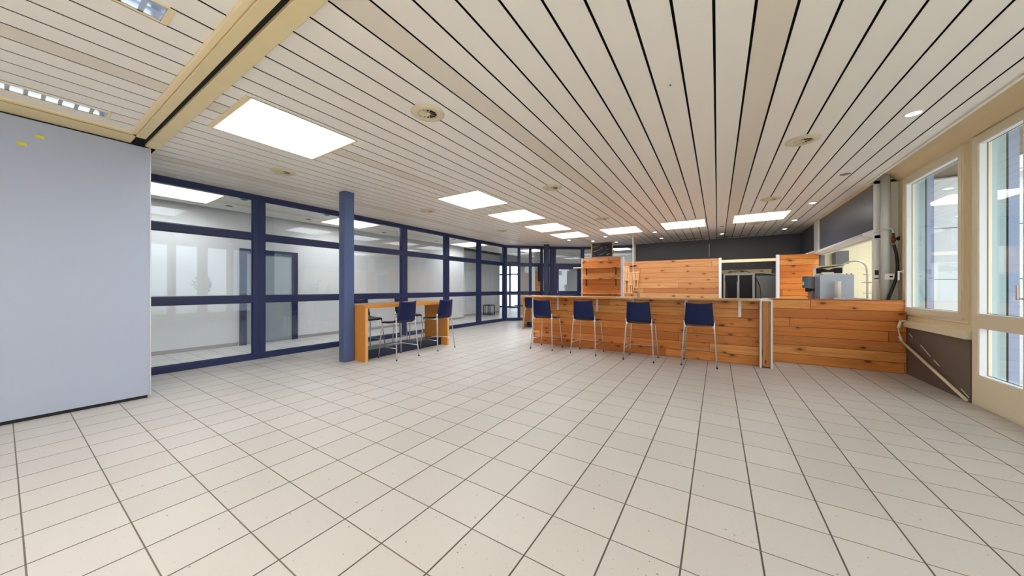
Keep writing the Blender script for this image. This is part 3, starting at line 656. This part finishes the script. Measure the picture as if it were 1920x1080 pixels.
# behind the serving opening
t = thing('display_fridge', (.16, 12.3, 0), 'white framed fridge with two dark doors behind the serving opening', 'fridge')
MB().box(.0, .80, .03, .6, 0, 1.76).build('body', 'dark', t)
for x0 in (.02, .41):
    d = MB().box(x0+.02, x0+.35, -.004, .025, .08, 1.70).build('door', 'fglass', t)
    MB().box(x0+.335, x0+.35, -.03, -.004, .9, 1.5, .003).build('handle', 'fridge', d)
MB().holes('y', -.012, .03, (0, .80), (.03, 1.765), [(.045, .37, .08, 1.70), (.415, .74, .08, 1.70)]).build('frame', 'fridge', t)
t = thing('steel_cabinet', (1.3, 12.6, 0), 'grey steel cabinet standing right of the dark doored fridge', 'cabinet')
MB().box(-.29, .29, 0, .65, 0, 1.68, .01).build('body', 'steel', t); MB().box(-.27, .27, -.012, 0, .1, 1.62, .004).build('door', 'steel', t)
t = thing('wall_duct', (.79, 13.27, 1.84), 'cream wall mounted duct panel above the fridge', 'duct')
MB().box(-.67, .67, -.06, .03, -.06, .07, .004).build('cover', 'cream', t)
for x in (-.42, -.1, .42): MB().box(x-.05, x+.05, -.064, -.06, .0, .022).build('slot', 'dark', t)
tag(MB().tube([(.25, 12.24, 1.0), (.22, 12.24, 1.4), (.2, 12.24, 1.6)], .009, smooth_path=2).build('cable', 'orangecable'), 'brown cable hanging in front of the left fridge door', 'cable')
tag(MB().tube([(.28, 12.2, 1.772), (.5, 12.2, 1.84), (.8, 12.25, 1.82), (1.02, 12.45, 1.6), (1.12, 12.52, 1.3), (1.13, 12.52, .95)], .010, smooth_path=2).build('cable', 'orangecable'), 'brown cable arching over the fridge and down beside the steel cabinet', 'cable')
tag(MB().tube([(1.0, 12.5, 1.79), (1.59, 12.5, 1.70)], .014).build('pipe', 'cream'), 'cream pipe sloping from the fridge to the white post', 'pipe')

# ------------------------------------------------------------------ side counter equipment
t = thing('coffee_machine', (1.70, 7.66, 1.10), 'large pale grey coffee machine seen from its side on the right counter', 'coffee machine')
MB().box(-.19, .235, 0, .33, .0, .43, .006).build('housing', 'machine', t)
MB().box(-.255, -.19, .0, .30, .0, .40, .004).build('front_body', 'machd', t)
h = MB().box(-.385, -.335, .02, .24, .20, .41, .01).build('control_panel', 'machteal', t)
MB().box(-.392, -.385, .06, .20, .25, .31).build('button', 'kwhite', h)
MB().box(-.335, -.25, .04, .22, .19, .405, .006).build('brew_unit', 'machd', t)
MB().box(-.35, -.28, .06, .20, .13, .20, .008).build('spout', 'rubber', t)
MB().box(-.30, -.245, .03, .25, 0, .14, .004).build('drip_stand', 'mauve', t)
MB().tube([(-.245, .1, .42), (-.15, .1, .445)], .012).box(-.14, .0, .05, .2, .43, .475, .006).build('top_tray', 'kwhite', t)
for x in (.17, .225): MB().cyl((x, .1), .007, .425, .45, 12).build('knob', 'rubber', t)
t = thing('grinder_hopper', (1.72, 8.14, 1.10), 'white topped hopper box with dark front standing behind the coffee machine', 'hopper')
MB().box(-.17, .19, 0, .2, 0, .50, .004).build('body', 'kwhite', t)
MB().box(-.165, .185, -.006, 0, .47, .565, .002).build('front_opening', 'dark', t)
MB().box(-.17, .19, 0, .2, .50, .585).prism([(-.17, .575), (.19, .575), (.19, .61), (.01, .565), (-.17, .60)], 'y', -.05, .2).build('lid', 'kwhite', t)
MB().prism([(-.175, .61), (.2, .625), (.16, .595), (.0, .53), (-.14, .59)], 'y', -.012, -.006).build('lid_flap', 'cream', t)
t = thing('cup_stack', (1.72, 7.58, 1.10), 'white paper cup stack on a small tray in front of the coffee machine', 'cups')
MB().lathe([(0, .03), (.040, .03), (.040, .31), (.036, .315), (0, .315)], n=28).build('cups', 'kwhite', t)
MB().box(-.065, .075, -.06, .05, 0, .03, .006).build('tray', 'machine', t)
# kitchen things behind the hatch
t = thing('kitchen_tap', (2.44, 8.95, 0), 'tall curved spring tap behind the coffee machine', 'tap')
MB().tube([(.0, 0, 1.1), (.0, 0, 1.62), (-.02, 0, 1.74), (-.08, 0, 1.81), (-.18, 0, 1.83), (-.30, 0, 1.80), (-.36, .0, 1.76)], .014, smooth_path=2).build('spout_pipe', 'chrome', t)
MB().tube([(-.06, -.01, 1.56), (.03, -.01, 1.56)], .008).tube([(-.08, -.01, 1.41), (.18, -.01, 1.41)], .010).tube([(-.06, -.01, 1.2), (.08, -.01, 1.2)], .006).build('cross_bar', 'chrome', t)
MB().tube([(.13, -.02, 1.1), (.14, -.02, 1.28), (.10, -.02, 1.38)], .008, smooth_path=1).build('spray_hose', 'chrome', t)
t = thing('dispenser', (2.69, 9.05, 0), 'mauve grey upright dispenser with black lid behind the hatch', 'dispenser')
MB().box(-.08, .03, -.06, .06, 1.1, 1.40, .008).build('body', 'mauve', t); MB().box(-.12, .01, -.065, .06, 1.40, 1.43, .008).build('lid', 'rubber', t)
t = thing('worktop', (0, 0, 0), 'kitchen worktop behind the hatch', 'worktop')
MB().box(2.27, 3.5, 8.32, 9.4, 1.06, 1.10, .004).build('top', 'steel', t); MB().box(2.29, 3.45, 8.34, 9.35, 0, 1.06).build('base', 'kwhite', t)
t = thing('wall_cabinet', (2.82, 12.1, 0), 'dark grey wall cabinet in the kitchen beside the hatch edge', 'cabinet')
MB().box(-.12, .14, 0, .3, 1.95, 2.3, .004).build('body', 'slate', t)
# pier things: round pipe, control boxes, water hose
tag(MB().lathe([(0, 0), (.055, 0), (.055, 2.04), (0, 2.04)], n=32).build('vertical_pipe', 'pipe', loc=(2.272, 7.585, 1.10)), 'thick white vertical pipe in front of the cream pier', 'pipe')
t = thing('thermostat', (2.185, 7.64, 1.50), 'small thermostat with dark display on the pier', 'thermostat')
MB().box(-.028, .028, -.018, .01, -.10, .105, .004).build('case', 'kwhite', t); MB().box(-.022, .022, -.021, -.018, .01, .09).build('display', 'dark', t); MB().box(-.028, .024, -.021, -.018, -.055, -.04).build('slot', 'rubber', t)
t = thing('switch_box', (2.295, 7.525, 1.48), 'white switch box with a dark window beside the black hose', 'switch box')
MB().box(-.055, .05, -.03, .01, -.05, .05, .005).build('case', 'kwhite', t); MB().box(-.005, .028, -.034, -.03, -.012, .012).build('window', 'dark', t)
t = thing('water_hose', (0, 7.50, 0), 'black water hose hanging from a brass tap on the pier', 'hose')
MB().tube([(2.335, 0, 1.98), (2.36, -.01, 1.85), (2.375, -.01, 1.62), (2.36, -.01, 1.45), (2.31, 0, 1.25), (2.27, .0, 1.105)], .019, smooth_path=2).build('hose', 'hose', t)
MB().tube([(2.33, 0, 2.16), (2.333, 0, 2.0)], .016).cyl((2.333, 0), .026, 2.03, 2.09, 12).build('fitting', 'brass', t)
MB().tube([(2.333, 0, 2.07), (2.385, -.01, 2.07)], .012).box(2.37, 2.395, -.03, .02, 2.045, 2.10, .005).build('valve', 'rubber', t)
MB().tube([(2.16, .12, 2.20), (2.19, .0, 2.225), (2.27, -.03, 2.235), (2.32, -.01, 2.225), (2.33, 0, 2.15)], .009, smooth_path=2).build('feed_pipe', 'chrome', t)
# cable trunking down the grey wall
t = thing('cable_trunking', (0, 0, 0), 'pale cable trunking running diagonally down the grey wall to the floor', 'cable trunking')
MB().box(2.335, 2.405, 7.27, 7.33, .795, .815, .003).build('cover', 'beige', t)
MB().tube([(2.345, 7.30, .80), (2.318, 7.30, .69)], .019, n=8).build('elbow', 'beige', t)
MB().tube([(2.318, 7.30, .70), (2.33, 7.31, .62), (2.345, 7.31, .55)], .008).build('wire', 'beige', t)
MB().tube([(2.337, 7.31, .57), (2.36, 7.31, .49)], .019, n=8).build('elbow', 'beige', t)
MB().tube([(2.36, 7.31, .49), (2.398, 5.90, .022)], .017, n=8).build('conduit', 'beige', t)
for i, (ya, za, yb, zb) in enumerate([(7.259, .62, 7.159, .571), (6.944, .499, 6.693, .377), (6.614, .347, 6.474, .291), (6.045, .117, 5.90, .05)]):
    a = Vector((XR-.0135, ya, za)); b_ = Vector((XR-.0135, yb, zb)); c = (a+b_)/2; L = (b_-a).length; ang = math.atan2(zb-za, yb-ya)
    R = Matrix.Rotation(ang, 3, 'X')
    tag(MB().obox(c, (.002, L, .012), R).build('adhesive_strip', 'bead'), ['short pale adhesive strip highest on the grey wall under the sill', 'long pale adhesive strip second from the top on the grey wall', 'pale adhesive strip third from the top on the grey wall', 'pale adhesive strip lowest on the grey wall near the door frame'][i], 'adhesive strip', 'adhesive strips on the grey wall')

# ------------------------------------------------------------------ bar stools
def make_stool():
    t = thing('bar_stool', (0, 0, 0), '', 'bar stool')
    def seat(u, v):
        x = (u-.5); y = v; w_ = .205+.012*math.sin(PI*v)
        z = .672+.016*(2*x)**2*(1-v*.6)-.012*math.sin(PI*v)
        if v > .75: z -= .030*((v-.75)/.25)**2
        return (2*x*w_, -.19+.42*v, z)
    MB().shell(seat, 12, 12, .020).build('seat', 'seatblk', t)
    def back(u, v):
        x = 2*u-1; w_ = .214-.026*v; z = .70+.345*v
        z += (.016*x*x if v > .5 else 0)*(v-.5)*2
        y = -.205-.055*v-.030*(1-x*x)
        if v < .12: y -= .0
        return (x*w_, y, z)
    MB().shell(back, 14, 12, .012).build('backrest', 'navy', t)
    for sx in (-1, 1):
        l = MB().tube([(sx*.255, -.262, .012), (sx*.216, -.205, .66), (sx*.216, -.207, .76)], .0115).build('leg', 'chrome', t)
        MB().cyl((sx*.2555, -.2625), .014, 0, .02, 14).build('foot_cap', 'rubber', l)
        l = MB().tube([(sx*.255, .252, .012), (sx*.212, .205, .60), (sx*.208, .195, .640), (sx*.20, .14, .648), (sx*.205, -.205, .652)], .0105, smooth_path=0).build('leg', 'chrome', t)
        MB().cyl((sx*.2555, .2525), .014, 0, .02, 14).build('foot_cap', 'rubber', l)
        MB().box(sx*.205-.014, sx*.205+.014, -.20, -.16, .642, .675, .004).build('seat_bracket', 'kwhite', t)
    MB().tube([(-.243, -.255, .215), (-.240, .232, .215), (.240, .232, .215), (.243, -.255, .215)], .006).build('footrest', 'chrome', t)
    return t
ST = make_stool()
ST.location = (-.26, 6.41, 0); ST['group'] = 'navy bar stools'; ST['label'] = 'navy backed bar stool nearest the white framed end of the bar'
ang = PI/2
G = 'navy bar stools'
copy_thing(ST, (-1.19, 6.31, 0), 0, 'navy backed bar stool second from the right end of the bar')
copy_thing(ST, (-2.22, 6.345, 0), 0, 'navy backed bar stool second from the left end of the bar')
copy_thing(ST, (-3.135, 6.355, 0), 0, 'navy backed bar stool at the left end of the bar')
copy_thing(ST, (-5.08, 4.02, 0), ang, 'navy backed bar stool at the room side of the high table, nearer the column')
copy_thing(ST, (-5.11, 5.05, 0), ang, 'navy backed bar stool at the far end of the high table, room side')
copy_thing(ST, (-6.18, 4.09, 0), -ang, 'bar stool on the glass side of the high table, mostly hidden by the column')
copy_thing(ST, (-6.18, 5.17, 0), -ang, 'bar stool on the glass side of the high table, behind the nearer front stool')
copy_thing(ST, (-4.95, 9.13, 0), 0, 'bar stool at the far small high table behind the bar end')

# ------------------------------------------------------------------ high tables
t = thing('high_table', (0, 0, 0), 'orange beech high bar table beside the blue column', 'table')
MB().box(-5.93, -5.19, 3.405, 3.455, 0, .94, .003).build('side_panel', 'beech', t)
MB().box(-5.93, -5.19, 5.44, 5.49, 0, .94, .003).build('side_panel', 'beech', t)
for y in (3.405, 5.44): MB().box(-5.19, -5.184, y, y+.05, 0, .942, .001).build('edge_strip', 'beechl', t)
MB().box(-5.93, -5.185, 3.40, 5.495, .94, 1.0, .003).build('tabletop', 'beech', t)
MB().box(-5.76, -5.385, 3.455, 5.44, 0, .165, .003).build('foot_plinth', 'darkbox', t)
t = thing('high_table', (0, 0, 0), 'far orange high table partly hidden behind the left end of the bar', 'table')
MB().box(-5.42, -5.37, 9.2, 9.94, 0, .94, .003).build('side_panel', 'beech', t)
MB().box(-3.45, -3.40, 9.2, 9.94, 0, .94, .003).build('side_panel', 'beech', t)
MB().box(-5.425, -3.395, 9.195, 9.945, .94, 1.0, .003).build('tabletop', 'beech', t)
MB().box(-5.37, -3.45, 9.4, 9.78, 0, .165, .003).build('foot_plinth', 'darkbox', t)

# ------------------------------------------------------------------ things beyond the glass
t = thing('side_table', (-9.3, 12.6, 0), 'small black open frame side table in the corridor recess', 'side table')
MB().box(-.21, .21, -.2, .2, .46, .49, .004).build('top', 'rubber', t)
for sx in (-1, 1):
    for sy in (-1, 1): MB().box(sx*.19-.014, sx*.19+.014, sy*.18-.014, sy*.18+.014, 0, .46).build('leg', 'rubber', t)
MB().box(-.19, .19, -.18, .18, .03, .055).build('shelf', 'rubber', t)
for x in (-.07, .07): MB().box(x-.008, x+.008, -.185, -.175, .05, .46).build('bar', 'rubber', t)
t = thing('round_table', (-8.05, 13.75, 0), 'low round black table beyond the angled glass bay', 'table')
MB().lathe([(0, .42), (.45, .42), (.47, .435), (.45, .45), (0, .45)], n=40).build('tabletop', 'rubber', t)
MB().cyl((0, 0), .04, .02, .42).build('pole', 'kwhite', t); MB().lathe([(0, 0), (.22, 0), (.22, .012), (.05, .03), (0, .03)]).build('base', 'kwhite', t)
t = thing('wall_screen', (-7.36, 14.0, 0), 'black flat screen on a floor stand beyond the angled glass bay', 'screen')
MB().box(-.02, .27, -.03, .03, 1.62, 2.46, .008).build('screen', 'fglass', t); MB().box(.10, .14, 0, .04, 0, 1.65).box(-.1, .34, -.2, .2, 0, .02).build('stand', 'rubber', t)
t = thing('wall_shelf_box', (-7.6, 14.25, 0), 'brown timber cupboard behind the black screen beyond the glass', 'cupboard')
MB().box(-.05, .22, 0, .3, 0, 2.12).build('body', 'soffit', t); MB().box(-.04, .21, -.012, 0, .05, 2.08, .003).build('door', 'timber', t)
# far rooms
setting(MB().box(-9.4, -5.95, 15.6, 15.7, 0, 3.5).box(-5.8, 2.2, 15.6, 15.7, 0, 3.5).box(-5.95, -5.8, 15.6, 15.7, 2.2, 3.5).build('wall_far', 'white'), 'grey-white wall of the room behind the curved glass', 'wall')
w = thing('window_20', (0, 18, 0), 'far glazed wall with bright daylight behind the curved partition', 'glazed partition', kind='structure')
f = MB()
for x in (-12.9, -11.6, -10.3, -9.6, -8.9, -8.2, -7.5, -6.8, -6.0): f.box(x-.05, x+.05, 0, .1, 0, 3.0)
f.box(-13, -5.2, 0, .1, 2.85, 3.02).box(-13, -5.2, 0, .1, 0, .1).box(-13, -5.2, 0, .1, 2.15, 2.25)
f.build('frame', 'frame', w); MB().box(-13, -5.2, .045, .053, .1, 2.85).build('pane', 'glass', w)
setting(MB().box(-5.2, -5.1, 15.7, 18.1, 0, 3.5).build('wall_far_side', 'white'), 'side wall of the far lobby', 'wall')
setting(MB().box(-13.1, -13.0, 14.2, 18.1, 0, 3.5).box(-13.1, -9.85, 14.2, 14.3, 0, 3.5).build('wall_lobby', 'white'), 'outer side wall of the far lobby', 'wall')
w = MB(); w.box(2.2, 2.3, 13.45, 15.7, 0, 3.5); setting(w.build('wall_store', 'white'), 'white wall closing the back room', 'wall')
tree(-10.5, 27, 4.5, 1.8, 'green tree outside beyond the far lobby glazing')
